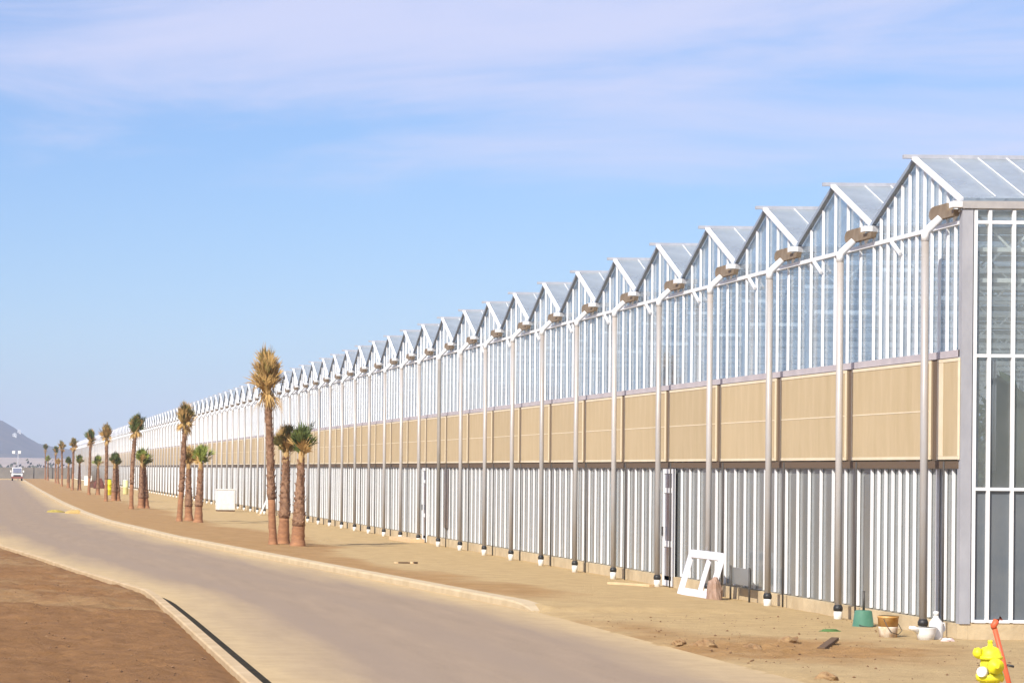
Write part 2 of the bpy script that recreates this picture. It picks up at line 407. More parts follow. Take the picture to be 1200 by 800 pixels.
def gable_mb(n):
    m = MB()
    for k in range(n+1):
        y = k*BAY/n
        if k == n: continue
        zt = roofz(y) - .05
        m.box(-.024, y-.02, 4.05, .012, y+.02, zt)
    m.box(-.04, .0, 5.80, .010, 3.99, 5.86)                              # rail
    m.beam((-.05, 3.05, 5.80), (-.05, 2.62, 5.58), .035, .05)             # stay
    m.beam((-.05, .30, 5.88), (-.05, .05, 6.0), .03, .04)
    m.beam((-.06, .0, EAVE+.015), (-.06, 2.0, RIDGE+.015), .085, .042)         # barge board towards the camera
    return m
def verge_mb(): return MB().beam((-.035, 4.0, EAVE-.005), (-.035, 2.02, RIDGE-.012), .07, .06)  # far-slope edge strip, its shade put into the colour
def gable_glass_mb():
    return MB().prism([(.01,4.02),(3.99,4.02),(3.99,EAVE-.03),(2,RIDGE-.03),(.01,EAVE-.03)], 'x', .022, .030)
def roof_mb():
    m = MB(); x = .45
    while x < DEEP:
        for ya in (.06, 3.94): m.beam((x, ya, roofz(ya)+.04), (x, 2, RIDGE+.03), .009, .016)
        x += .42
    return m
def roof_glass_mb():
    m = MB()
    for s, ya in ((1, .06), (-1, 3.94)):
        yb = 2 - s*.02
        m.prism([(ya, roofz(ya)+.012), (yb, roofz(yb)+.012), (yb, roofz(yb)+.02), (ya, roofz(ya)+.02)], 'x', .012, DEEP)
    return m
def ridge_mb(): return MB().box(-.22, 1.965, RIDGE+.005, DEEP, 2.035, RIDGE+.06)
def gutter_mb():
    m = MB().prism([(-.10,6.110),(-.075,6.010),(.075,6.010),(.10,6.110),(.085,6.110),(.065,6.025),(-.065,6.025),(-.085,6.110)], 'x', -.06, DEEP)
    return m
def gcap_mb(): return MB().box(-.19, -.09, 6.025, -.062, .09, 6.110)
def bracket_mb(a, b):
    c_ = b-.22
    return MB().prism([(a+.05,5.918),(c_-.02,5.918)]+[(c_+.18*math.sin(t*.1*math.pi), 6.02-.10*math.cos(t*.1*math.pi)) for t in range(1,10)]+[(c_-.02,6.122),(.36,6.122),(.33,6.006),(a,6.006)], 'x', -.13, -.045)
def screen_mb(a, b):
    m = MB()
    m.box(-.075, a, 2.51, -.05, b, 2.555); m.box(-.075, a, 3.885, -.05, b, 3.93)
    m.box(-.075, a, 2.557, -.05, a+.03, 3.883); m.box(-.075, b-.03, 2.557, -.05, b, 3.883)
    if b-a > 1: m.box(-.073, a+.032, 3.20, -.06, b-.032, 3.218)
    return m
def screenfab_mb(a, b): return MB().box(-.069, a+.031, 2.556, -.053, b-.031, 3.884)
def gapshade_mb(a, b): return MB().box(-.048, a+.004, 2.514, -.004, b-.004, 3.926)  # box behind the screen; its brown sides paint the gap's shading
def lower_mb(n):
    m = MB()
    for k in range(n): m.box(-.026, k*BAY/n-.02, .24, .012, k*BAY/n+.02, 2.37)
    return m
def lowerglaze_mb(): return MB().box(.022, .006, .22, .04, 3.994, 2.40)
def conduit_mb(): return MB().tube([(-.17,.27,-.06),(-.17,.27,2.48)], .015, 8)
def pipe_mb(): return MB().tube([(-.35,.55,.22),(-.35,.55,5.70)], .053, 16)
def elbow_mb():
    return MB().tube([(-.35,.55,5.60),(-.35,.55,5.70),(-.325,.545,5.75),(-.155,.50,5.925)], [.057,.059,.057,.054], 14)
def foot_mb(): return MB().lathe((-.35,.55,0), [(.06,-.04),(.068,.13),(.06,.15)], 16)
def collar_mb(): return MB().lathe((-.35,.55,0), [(.055,.152),(.072,.165),(.072,.21),(.056,.25)], 16)

COLS = [   # part name, shape, material, [sub-parts]
    ('gable_frame', gable_mb(6), 'white_alu', [('gable_glass', gable_glass_mb(), 'upperglass'), ('verge_shade', verge_mb(), 'slate')]),
    ('roof', roof_mb(), 'white_alu', [('roof_glass', roof_glass_mb(), 'roofglass'), ('ridge_cap', ridge_mb(), 'steel')]),
    ('gutter', gutter_mb(), 'gutter', [('gutter_cap', gcap_mb(), 'white_alu')]),
    ('gutter_bracket', bracket_mb(-.25, 1.15), 'bracket', []),
    ('screen_panel', screen_mb(1.18, 4.86), 'cream', [('screen_fabric', screenfab_mb(1.18, 4.86), 'fabric'), ('screen_gap_shade', gapshade_mb(1.18, 4.86), 'case')]),
    ('lower_wall', lower_mb(6), 'white_alu', [('lower_glazing', lowerglaze_mb(), 'lower')]),
    ('conduit', conduit_mb(), 'darksteel', []),
    ('downpipe', pipe_mb(), 'pipe', [('elbow', elbow_mb(), 'white_alu'), ('foot', foot_mb(), 'whiteplas'), ('collar', collar_mb(), 'black')]),
]
def put(parent, name, data, y=0):
    o = bpy.data.objects.new(name, data); col.objects.link(o); o.parent = parent; o.location = (0, y, 0); return o
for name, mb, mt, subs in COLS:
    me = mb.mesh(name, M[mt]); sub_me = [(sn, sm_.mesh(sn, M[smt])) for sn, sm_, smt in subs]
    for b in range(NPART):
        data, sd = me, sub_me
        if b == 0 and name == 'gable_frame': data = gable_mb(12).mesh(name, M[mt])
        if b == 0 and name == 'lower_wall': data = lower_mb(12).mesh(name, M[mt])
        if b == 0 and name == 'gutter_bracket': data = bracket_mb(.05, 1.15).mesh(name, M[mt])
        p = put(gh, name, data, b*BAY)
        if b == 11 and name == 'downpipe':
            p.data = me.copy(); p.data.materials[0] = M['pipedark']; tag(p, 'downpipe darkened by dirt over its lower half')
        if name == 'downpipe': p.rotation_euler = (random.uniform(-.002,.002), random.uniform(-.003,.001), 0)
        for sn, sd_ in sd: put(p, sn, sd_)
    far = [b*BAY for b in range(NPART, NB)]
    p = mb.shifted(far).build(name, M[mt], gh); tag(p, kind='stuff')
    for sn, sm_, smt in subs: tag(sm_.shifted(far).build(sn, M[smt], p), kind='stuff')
sp_ = screen_mb(-.02, .86); sp_.box(-.073, .62, 2.557, -.0695, .828, 3.883)
p = sp_.build('screen_panel', M['cream'], gh); screenfab_mb(-.02, .86).build('screen_fabric', M['fabric'], p); gapshade_mb(-.02, .86).build('screen_gap_shade', M['case'], p)
LEN = NB*BAY
MB().box(-.025, .03, 2.50, .0, LEN, 3.94).build('shaded_backing', M['brown'], gh)  # dark board paints the recess shade seen between screens
MB().box(-.055, .03, 2.385, .01, LEN, 2.495).build('shaded_header', M['brown'], gh)  # brown beam doubles as painted overhang shadow under the screen band
m = MB(); m.box(-.045, .03, 3.945, .01, LEN, 4.045)
m.build('sill_flashing', mat('pinkish sill flashing', (.52,.47,.48), .5, .4, c2=(.42,.38,.40), scale=2), gh)
m = MB()
for b in range(NB):
    m.box(-.07, b*BAY+(.012 if b else -.03), -.30, .08, b*BAY+BAY-.012, .215)
m.build('plinth', M['concrete'], gh)
m = MB().box(.082, -.03, -.30, DEEP, .08, .235)
m.build('plinth', M['concrete'], gh)
MB().box(-.045, -.05, .217, .105, .08, 5.995).build('corner_post', M['lavsteel'], gh)
# end wall towards the camera
ex = [.145, .345, .68]
while ex[-1] < DEEP-.4: ex.append(ex[-1]+.335)
m = MB()
for x in ex: m.box(x-.022, -.05, .24, x+.022, .0, 5.99)
for z in (.255, 2.10, 3.96, 5.82): 
    for a, b in zip([.12]+ex, ex): 
        if b-.022 > a+.022: m.box(a+.022, -.045, z-.022, b-.022, -.005, z+.022)
ew = m.build('end_wall', M['white_alu'], gh)
MB().box(.118, .003, 2.122, DEEP, .011, 5.99).build('end_glass', glass_mat('end wall glass', (.86,.89,.89), .13, (.62,.65,.63)), ew)
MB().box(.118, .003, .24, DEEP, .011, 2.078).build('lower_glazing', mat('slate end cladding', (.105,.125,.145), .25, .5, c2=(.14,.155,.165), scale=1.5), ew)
MB().box(.0, -.02, 5.997, DEEP, .06, 6.008).build('eave_trim', M['gutter'], gh)
# far long side and far end
m = MB()
m.box(DEEP, 0, 0, DEEP+.02, LEN, 6.1); m.build('rear_wall', M['upperglass'], gh)
m = MB(); m.box(.03, LEN, 0, DEEP, LEN+.02, 6.1); m.build('rear_wall', M['upperglass'], gh)
# interior: a trellis girder with columns at each bay line
g = MB(); c = MB()
g.beam((.1,0,5.95),(DEEP,0,5.95),.06,.08); g.beam((.1,0,5.45),(DEEP,0,5.45),.05,.06)
x = .2; s = 0
while x < DEEP-.6:
    g.beam((x,0,5.45 if s else 5.95),(x+.5,0,5.95 if s else 5.45),.03,.03); s ^= 1; x += .5
g.beam((.1,0,5.02),(DEEP,0,5.02),.05,.06)
for k in range(8):
    x = .14+4.2*k; c.box(x,-.05,0,x+.1,.05,5.42)
gme = g.mesh('trellis_girder', M['white_alu']); cme = c.mesh('column', M['steel'])
for b in range(44):
    p = put(gh, 'trellis_girder', gme, b*BAY+.12); put(p, 'column', cme)
# screens hung just inside the end wall
def drape(x0, x1, y, z0, z1, amp):
    m = MB(); n = 28; vs = []; fs = []
    for i in range(n+1):
        x = x0+(x1-x0)*i/n; yy = y+amp*math.sin(i*1.9)+amp*.4*math.sin(i*.7)
        for z in (z0, z1): vs += [(x, yy, z)]
        for z in (z0, z1): vs += [(x, yy+.012, z)]
    for i in range(n):
        a, b = i*4, i*4+4
        fs += [(a, b, b+1, a+1), (a+2, a+3, b+3, b+2), (a+1, b+1, b+3, a+3), (a, a+2, b+2, b)]
    return m.add(vs, fs, True)
drape(.17, .33, .30, 2.15, 3.90, .03).build('interior_drape', mat('brown drape', (.11,.095,.08), .9, .2), gh)
drape(.46, .58, .32, 2.35, 3.92, .02).build('interior_drape', mat('grey drape', (.28,.28,.33), .9, .2), gh)
m = MB().prism([(.58,.3),(8,.3),(8,2.4),(1.5,3.2),(.58,3.80)], 'y', .62, .64); m.build('interior_drape', mat('dark green shade cloth', (.085,.09,.075), .9, .2, c2=(.12,.125,.11), scale=2), gh)
# doors
def door(b, y):
    d = empty('door', (0, b*BAY+y, 0)); d.parent = gh
    f = MB(); w_ = .86
    f.box(-.09,0,.02,-.042,.10,2.36); f.box(-.09,w_-.10,.02,-.042,w_,2.36)
    for z0, z1 in ((.02,.13),(.80,.92),(1.88,1.98),(2.27,2.36)): f.box(-.088,.102,z0,-.044,w_-.102,z1)
    f.build('door_frame', M['white_alu'], d)
    g_ = MB(); 
    for z0, z1 in ((.13,.80),(.92,1.88),(1.98,2.27)): g_.box(-.07,.102,z0+.002,-.055,w_-.102,z1-.002)
    g_.build('door_pane', M['doorglass'], d)
    MB().box(-.125,w_-.08,1.02,-.092,w_-.05,1.20).build('handle', M['darksteel'], d)
door(4, .38); door(12, .66)
MB().box(-.06, 11*BAY+.62, .55, -.045, 11*BAY+1.35, 2.34).build('dark_pane', mat('dark glazing', (.13,.115,.12), .2, .5, c2=(.2,.18,.18), scale=2), gh)

# ------------------------------------------------------------------ crop inside the glass
def leafmass(boxes, n, size, seed):
    r = random.Random(seed); m = MB()
    for _ in range(n):
        x0,y0,z0,x1,y1,z1 = boxes[r.randrange(len(boxes))]
        c_ = Vector((r.uniform(x0,x1), r.uniform(y0,y1), z0+(z1-z0)*r.random()))
        a = Vector((r.gauss(0,1), r.gauss(0,1), r.gauss(0,1))).normalized(); b_ = a.orthogonal().normalized()
        s_ = size*r.uniform(.6,1.4)
        m.add([c_-a*s_, c_+b_*s_*.4, c_+a*s_, c_-b_*s_*.4], [(0,1,2,3)])
    return m
boxes = []
rr = random.Random(5)
for k in range(60):
    x0 = 15.2+rr.random()*1.0
    y0 = 54+k*2.2
    boxes.append((x0, y0, .3, 40, y0+.7, rr.uniform(3.9, 4.35)))
o = leafmass(boxes, 26000, .28, 2).build('crop_foliage', mat('crop leaf', (.07,.10,.05), .7, .3, c2=(.12,.14,.08), scale=1.2))
tag(o, 'dim green crop rows growing behind the greenhouse glass', 'crop', kind='stuff')

# ------------------------------------------------------------------ palms
M['bark'] = mat('smooth reddish palm trunk', (.40,.20,.10), .85, .2, c2=(.24,.12,.065), scale=3, stretch=(1,1,2.5), bump=.6, bscale=14)
M['stub'] = mat('rough old frond bases', (.17,.095,.06), .9, .2, c2=(.34,.20,.12), scale=9, bump=.5, bscale=20)
M['neck'] = mat('tan fibre sheath', (.50,.34,.15), .9, .2, c2=(.36,.22,.09), scale=8, stretch=(1,1,.3))
M['green'] = mat('palm frond green', (.13,.16,.04), .6, .3, c2=(.07,.095,.028), scale=2.5)
M['olive'] = mat('palm frond olive', (.25,.20,.06), .65, .3, c2=(.13,.12,.04), scale=2.5)
M['dry'] = mat('palm frond dry', (.56,.37,.14), .75, .2, c2=(.34,.21,.075), scale=2.5)
M['bright'] = mat('palm frond fresh', (.27,.31,.06), .55, .3, c2=(.15,.19,.04), scale=2.5)

def frond(m, base, d, plen, blen, r, fan=32, nb=11, droop=.3):
    d = d.normalized()
    side = d.cross(Vector((0,0,1)))
    if side.length < .05: side = Vector((r.uniform(-1,1), r.uniform(-1,1), 0))
    side.normalize(); ang = r.uniform(0, math.pi); up = side.cross(d).normalized()
    side = (side*math.cos(ang)+up*math.sin(ang)).normalized(); nrm = side.cross(d).normalized()
    tip = base+d*plen
    wd = side*.012
    m.add([base-wd, base+wd, tip+wd, tip-wd], [(0,1,2,3)])
    for i in range(nb):
        a = R(fan)*(2*i/(nb-1)-1)*r.uniform(.85,1.1)
        e = (d*math.cos(a)+side*math.sin(a)).normalized()
        l = blen*r.uniform(.75,1.1)*(1-.25*abs(a)/R(fan))
        q = tip+e*l*.55+nrm*r.uniform(-.03,.03); t_ = tip+e*l+Vector((0,0,-droop*l*r.uniform(.2,1)))+nrm*r.uniform(-.06,.06)
        sv = e.cross(nrm).normalized()*.017
        m.add([tip, q-sv, t_, q+sv], [(0,1,2,3)])

def palm(name, x, y, h, tall, crownmat, label, seed, lean=(0,0), bend=0, drymix=.2, crown=1.0, group=None, flare=1.0):
    r = random.Random(seed); t = empty(name, (x, y, -.05)); h = h+.05
    tag(t, label, 'palm tree', group)
    th = h - (1.15 if tall else .92)*crown                            # top of the trunk
    def axis(z):
        k = z/h
        return Vector((lean[0]*k + bend*math.sin(k*math.pi)*.5, lean[1]*k, z))
    split = (.36 if tall else .28)*th*r.uniform(.85,1.15)
    rb = (.125 if tall else .20)*flare; rt = .085 if tall else .085
    def rad(z):
        k = z/th
        return rt+(rb-rt)*(1-k)**1.6 + (.05*(1-z/.35)**2 if z < .35 else 0)
    zs = [split*i/9 for i in range(10)]
    m = MB(); m.tube([axis(z)+Vector((r.uniform(-1,1),r.uniform(-1,1),0))*.008 for z in zs], [rad(z)*r.uniform(.95,1.05) for z in zs], 14)
    m.build('trunk', M['bark'], t)
    zs = [split-.03+(th-.25*crown-split)*i/16 for i in range(17)]
    m = MB(); m.tube([axis(z) for z in zs], [rad(z)*(1.05+.12*r.random()) for z in zs], 12)
    z = split
    while z < th-.2*crown:                                            # cut frond bases: little outward wedges
        for k in range(5):
            a = r.uniform(0, 2*math.pi); c_ = axis(z+r.uniform(-.04,.04)); n_ = Vector((math.cos(a), math.sin(a), 0)); tn = Vector((-n_.y, n_.x, 0))
            rr_ = rad(z); o_ = c_+n_*rr_*1.05; e = c_+n_*(rr_*1.15+r.uniform(.015,.05))+Vector((0,0,r.uniform(.06,.13)))
            m.add([o_-tn*.045, o_+tn*.045, o_+Vector((0,0,.05))+tn*.04, o_+Vector((0,0,.05))-tn*.04, e-tn*.018, e+tn*.018],
                  [(0,1,5,4),(1,2,5),(2,3,4,5),(3,0,4)])
        z += .10
    m.build('frond_stubs', M['stub'], t)
    zs = [th-.34*crown+.09*i*crown for i in range(6)]
    m = MB(); m.tube([axis(z) for z in zs], [rt*1.25, rt*1.1, rt*1.0, rt*1.05, rt*.9, rt*.5], 12); m.build('sheath', M['neck'], t)
    top = axis(th-.02)
    ax = (axis(h)-axis(th)).normalized()
    live, dead = MB(), MB()
    nf = 84 if tall else 70
    for i in range(nf):
        k = (i+.5)/nf; az = i*2.39996+r.uniform(-.3,.3)
        tilt = R(3 + (17 if tall else 21)*k + r.uniform(-4,4) + (r.uniform(6,24) if r.random() < .2 else 0))
        d_ = ax*math.cos(tilt)+Vector((math.cos(az)*math.sin(tilt), math.sin(az)*math.sin(tilt), 0))
        s_ = crown*(1.0 if tall else .82)
        dst = dead if r.random() < drymix+.35*(k > .8) else live
        frond(dst, top+ax*(-.25*s_*k), d_, s_*r.uniform(.22,.62)*(1-.2*k), s_*r.uniform(.42,.62), r, 34, 12, .22)
    if tall:
        for i in range(14):                                            # short dry skirt under the bunch
            az = i*2.4+r.uniform(-.4,.4); tilt = R(r.uniform(110,165))
            d_ = ax*math.cos(tilt)+Vector((math.cos(az)*math.sin(tilt), math.sin(az)*math.sin(tilt), 0))
            frond(dead, top+ax*(r.uniform(-.05,.25)*crown), d_, crown*.12, crown*r.uniform(.30,.48), r, 26, 8, .3)
    live.build('crown', M[crownmat], t)
    if dead.f: dead.build('dry_fronds', M['dry'], t)
    return t

palm('palm_tree', 7.80, 80.7, 6.15, True, 'olive', 'tall palm nearest the camera with a tan dried out brush top', 1, (-.26,0), 0, .86, 1.38)
palm('palm_tree', 8.19, 81.7, 3.85, False, 'olive', 'shorter palm in the middle of the nearest trio with brown and green top', 2, (.10,0), 0, .35, 1.1)
palm('palm_tree', 8.45, 80.1, 3.85, False, 'green', 'shorter dark green palm at the right of the nearest trio with flared orange base', 3, (.12,0), .0, .06, 1.15, flare=1.12)
palm('palm_tree', 7.25, 115.9, 5.35, True, 'olive', 'tall palm of the second trio with half golden half dark top', 4, (.26,0), .03, .45, 1.1)
palm('palm_tree', 7.78, 117.9, 3.40, False, 'olive', 'short palm with scruffy brown top standing between two others in the second trio', 5, (-.04,0), 0, .55, 1.0)
palm('palm_tree', 7.94, 114.5, 3.55, False, 'bright', 'short bright green palm at the right of the second trio', 6, (.14,0), 0, .08, 1.1)
palm('palm_tree', 6.77, 149.8, 5.55, True, 'green', 'tall palm with curved trunk and dark green top in the third trio', 7, (.36,0), -.22, .15, 1.15)
palm('palm_tree', 7.45, 153.1, 3.65, False, 'bright', 'short green palm just right of the curved tall palm', 8, (.05,0), 0, .1, 1.15)
palm('palm_tree', 7.74, 153.3, 3.35, False, 'green', 'short palm at the far right of the third trio, crown merging with its neighbour', 9, (-.15,0), 0, .15, 1.0)
palm('palm_tree', 6.53, 181.7, 5.45, True, 'olive', 'tall palm with brown spread top beside the yellow barrel', 10, (.0,0), .05, .45, 1.1)
palm('palm_tree', 7.22, 186.6, 3.55, False, 'green', 'short dark green palm just right of the yellow barrel', 11, (.1,0), 0, .08, 1.1)
palm('palm_tree', 7.52, 186.8, 3.40, False, 'green', 'short slim palm second to the right of the yellow barrel', 12, (-.1,0), 0, .15, .95)
palm('palm_tree', 6.68, 224.6, 5.7, True, 'green', 'tall straight palm in front of the far white cabinet', 13, (.15,0), 0, .25, 1.15)
palm('palm_tree', 7.43, 225.2, 3.5, False, 'bright', 'short bright green palm beside the far white cabinet', 14, (0,0), 0, .05, 1.15)
palm('palm_tree', 6.38, 267.6, 5.35, True, 'olive', 'tall thin palm where the greenhouse roofline fades out', 15, (.1,0), 0, .3, 1.0)
palm('palm_tree', 7.06, 268.3, 3.7, False, 'bright', 'short round green palm where the greenhouse roofline fades out', 16, (0,0), 0, .05, 1.1)
palm('palm_tree', 6.55, 293.5, 3.65, False, 'green', 'short dark palm left of the fading greenhouse end', 17, (0,0), 0, .1, 1.1)
palm('palm_tree', 6.35, 317.7, 5.5, True, 'olive', 'far tall palm with pale olive top leaning slightly', 18, (-.1,0), .1, .4, 1.0)
palm('palm_tree', 6.74, 381.8, 5.4, True, 'green', 'far tall palm with small dark round top against the mountain foot', 19, (0,0), 0, .1, 1.0)
palm('palm_tree', 6.76, 363.7, 3.6, False, 'dry', 'far short palm with yellow brown top', 20, (0,0), 0, .6, 1.1)
palm('palm_tree', 6.68, 449.1, 4.4, False, 'bright', 'most distant short palm with light green top', 21, (0,0), 0, .1, 1.3)
palm('palm_tree', 6.65, 477.1, 6.6, True, 'green', 'most distant tall palm with dark top by the end of the kerb', 22, (0,0), 0, .1, 1.2)

# ------------------------------------------------------------------ hydrant and orange bar
M['yellow'] = mat('fluorescent yellow paint', (.84,.78,.02), .5, .4, c2=(.60,.47,.05), scale=14, lo=.45, hi=.8, bump=.1)
hy = empty('fire_hydrant', (9.09, 25.5, 0)); tag(hy, 'bright yellow fire hydrant with a white side cap on the dirt verge', 'fire hydrant')
MB().lathe((0,0,0), [(.14,-.1),(.14,.05),(.092,.07),(.088,.40),(.125,.41),(.125,.435),(.125,.46),(.088,.47),(.085,.60)], 24).build('barrel', M['yellow'], hy)
b = MB().lathe((0,0,0), [(.112,.602),(.112,.63),(.098,.635),(.092,.67),(.070,.705),(.03,.72),(.022,.722),(.022,.75)], 24).build('bonnet', M['yellow'], hy)
MB().lathe((0,0,0), [(.026,.751),(.022,.775)], 5).build('operating_nut', M['yellow'], b)
MB().tube([(0,-.06,.545),(0,-.125,.545),(0,-.128,.545),(0,-.165,.545),(0,-.168,.545),(0,-.19,.545)], [.055,.055,.072,.072,.02,.018], 16).build('front_cap', M['yellow'], hy)
MB().tube([(-.05,0,.655),(-.10,0,.66),(-.102,0,.66),(-.135,-.01,.655),(-.16,-.01,.65)], [.04,.04,.05,.048,.02], 14).build('side_nozzle', M['yellow'], hy)
tag(MB().tube([(-.06,-.05,.49),(-.085,-.075,.49),(-.087,-.077,.49),(-.12,-.105,.49)], [.035,.035,.05,.046], 14).build('side_cap', M['whiteplas'], hy), 'white cap')
m = MB()
for k in range(8):
    a = k*math.pi/4+.2
    for z in (.395, .462): m.tube([(.108*math.cos(a), .108*math.sin(a), z), (.108*math.cos(a), .108*math.sin(a), z+.022)], .009, 6)
m.build('flange_bolts', M['yellow'], hy)
M['orange'] = mat('orange red paint', (.72,.13,.045), .5, .4, c2=(.60,.10,.04), scale=6)
br = empty('marker_post', (9.53, 25.95, 0)); tag(br, 'leaning orange red steel bar with hooked top behind the yellow hydrant', 'marker post')
MB().tube([(.02,0,-.1),(-.24,0,.86)], .023, 10).build('shaft', M['orange'], br)
MB().tube([(-.244,0,.86),(-.25,0,.885),(-.225,0,.93),(-.18,.0,.955)], [.026,.03,.03,.024], 10).build('hook', M['orange'], br)
MB().tube([(-.13,-.035,.52),(-.07,-.03,.505)], .012, 8).build('peg', M['darksteel'], br)

# ------------------------------------------------------------------ things along the wall
bk = empty('bucket', (12.82, 41.3, 0), .3); tag(bk, 'upturned green plastic bucket by the greenhouse wall', 'bucket')
M['greenp'] = mat('green plastic', (.06,.17,.11), .45, .5, c2=(.08,.20,.13), scale=7)
MB().lathe((0,0,0), [(.165,0),(.165,.025),(.155,.027),(.125,.25),(.10,.262),(.02,.262)], 22).build('body', M['greenp'], bk)
MB().tube([(-.14,-.10,.05),(-.10,-.16,.03),(0,-.18,.02),(.10,-.16,.03),(.14,-.10,.05)], .006, 6).build('handle', M['darksteel'], bk)
MB().tube([(.02,.02,.262),(.02,.02,.55)], .018, 8).build('stake', M['darksteel'], bk)
rb = empty('paint_bucket', (12.33, 38.6, 0), .7); tag(rb, 'rust orange bucket streaked with white standing on the dirt', 'bucket')
MB().lathe((0,0,.0), [(.115,0),(.13,.15),(.134,.165),(.13,.17)], 22).build('body', mat('white splashed plastic', (.78,.72,.60), .5, .4, c2=(.50,.24,.05), scale=6), rb)
MB().lathe((0,0,.0), [(.131,.171),(.139,.29),(.147,.295),(.147,.32),(.137,.32),(.128,.20),(.02,.195)], 22).build('rim', mat('rust orange plastic', (.46,.21,.04), .5, .4, c2=(.62,.40,.16), scale=5), rb)
MB().tube([(-.143,-.02,.28),(-.18,-.10,.18),(-.15,-.15,.10),(-.05,-.19,.07),(.08,-.17,.12),(.143,-.02,.28)], .006, 6).build('handle', M['darksteel'], rb)
jg = empty('jug', (12.83, 38.1, 0), .4); tag(jg, 'tall white plastic jug with narrow neck by the corner downpipe', 'jug')
MB().lathe((0,0,0), [(.085,0),(.095,.02),(.095,.22),(.085,.27),(.035,.33),(.03,.36)], 20).build('body', M['whiteplas'], jg)
MB().lathe((0,0,0), [(.036,.361),(.036,.41),(.01,.415)], 14).build('cap', M['whiteplas'], jg)
MB().tube([(.085,0,.24),(.14,0,.25),(.15,0,.16),(.09,0,.10)], .016, 8).build('handle', M['whiteplas'], jg)
lb = empty('basin', (12.66, 38.0, 0), .2); tag(lb, 'low white plastic basin with spout leaning against the tall white jug', 'basin')
MB().lathe((0,0,0), [(.10,0),(.13,.12),(.145,.19),(.15,.20),(.14,.20),(.12,.10),(.02,.03)], 22).build('body', M['whiteplas'], lb)
MB().tube([(-.12,0,.15),(-.20,-.02,.185),(-.26,-.03,.20)], [.045,.035,.02], 10).build('spout', M['whiteplas'], lb)
def lump(name, x, y, r3, mt, label, cat, seed, group=None, rz=0, amp=.35, z=0):
    r = random.Random(seed); m = MB(); n, k = 14, 8; vs = []; fs = []
    for i in range(k+1):
        ph = math.pi*i/k
        for j in range(n):
            t_ = 2*math.pi*j/n; p = Vector((math.cos(t_)*math.sin(ph), math.sin(t_)*math.sin(ph), math.cos(ph)))
            q = 1+amp*mnoise.noise(p*1.6+Vector((seed*3.1,0,0)))+amp*.5*mnoise.noise(p*4+Vector((0,seed*1.7,0)))
            vs.append((p.x*r3[0]*q, p.y*r3[1]*q, max(p.z*r3[2]*q, -.3*r3[2])))
    for i in range(k):
        for j in range(n): fs.append((i*n+j, i*n+(j+1)%n, (i+1)*n+(j+1)%n, (i+1)*n+j))
    m.add(vs, fs, False); o_ = m.build(name, mt, None, (x, y, float(ground_z(np.array([x]), np.array([y]))[0])+z), rz); tag(o_, label, cat, group); return o_
M['clod'] = mat('dug earth clod', (.24,.14,.07), .95, .1, c2=(.36,.24,.12), scale=8, bump=.6, bscale=30)
M['paper'] = mat('pinkish white scrap', (.74,.58,.54), .7, .2)
lump('plastic_scrap', 12.86, 37.7, (.10,.06,.045), M['paper'], 'small crumpled pinkish white scrap right of the white jug', 'scrap', 3)
lump('rag', 11.98, 40.1, (.16,.10,.035), mat('faded green rag', (.09,.17,.06), .9, .1), 'flat green rag lying on the dirt before the wall', 'rag', 4)
def board(name, p, q, w_, h_, mt, label, cat):
    p, q = Vector(p), Vector(q); mid = (p+q)/2; o_ = MB().beam(p-mid, q-mid, w_, h_).build(name, mt, None, mid); tag(o_, label, cat); bevel(o_, .006); return o_
M['wood'] = mat('weathered wood', (.13,.085,.05), .85, .2, c2=(.14,.085,.05), scale=5, stretch=(1,6,1))
M['palewood'] = mat('pale new plank', (.66,.48,.28), .8, .2, c2=(.56,.40,.22), scale=5)
board('wood_plank', (10.60,35.9,.02), (11.2,37.3,.07), .10, .045, M['wood'], 'dark weathered board lying loose on the dirt between road and wall', 'plank')
board('wood_plank', (12.26,56.1,.035), (12.86,55.0,.035), .14, .05, M['palewood'], 'long pale plank lying flat on the ground left of the white frame', 'plank')
for i, (x, y, s_, lb_) in enumerate([(9.15,36.2,.13,'dark clod at the road edge below the white leaning frame'),(9.76,36.1,.12,'lone dark clod in the middle of the freshly dug patch'),(8.93,36.6,.09,'small pale clod furthest left on the dug patch edge'),(9.10,30.6,.10,'clod of earth nearest the yellow hydrant at the picture bottom'),(10.55,37.2,.12,'low clod at the back of the dug patch near the dark board')]):
    lump('earth_clod', x, y, (s_*1.3,s_,s_*.75), M['clod'], lb_, 'clod', 20+i, 'clods of dug earth', i*.8, .5)
# white frame leaning on the wall
fr = empty('window_frame', (12.66, 50.85, 0)); tag(fr, 'white window frame leaning tilted against the greenhouse wall', 'window frame')
A, B = Vector((0,1.05,.0)), Vector((.04,-1.0,.0)); up = Vector((.24,0,.84))
def rail(p, q, w_, nm): 
    o_ = MB().beam(p, q, w_, .07, up=Vector((1,0,-.3))).build(nm, M['whitef'], fr); bevel(o_, .008); return o_
M['whitef'] = mat('white frame paint', (.80,.80,.84), .4, .5, c2=(.70,.70,.76), scale=4)
T = up
rail(A, A+T, .20, 'stile'); rail(B, B+T, .20, 'stile')
ab = (B-A).normalized()
rail(A+ab*.11+T*.08, B-ab*.11+T*.08, .15, 'cross_rail'); rail(A+ab*.11+T*.92, B-ab*.11+T*.92, .15, 'cross_rail')
rail((A+B)/2+ab*.25+T*.17, (A+B)/2+ab*.25+T*.83, .10, 'cross_rail')
sk = lump('sack', 12.72, 49.62, (.12,.27,.40), mat('brown sack', (.30,.19,.13), .9, .1, c2=(.42,.30,.24), scale=5), 'brown sack slumped against the wall right of the white frame', 'sack', 9, None, 0, .25)
gs = empty('panel_rack', (13.02, 49.2, 0)); tag(gs, 'grey translucent sheet held on thin dark legs beside the brown sack', 'panel')
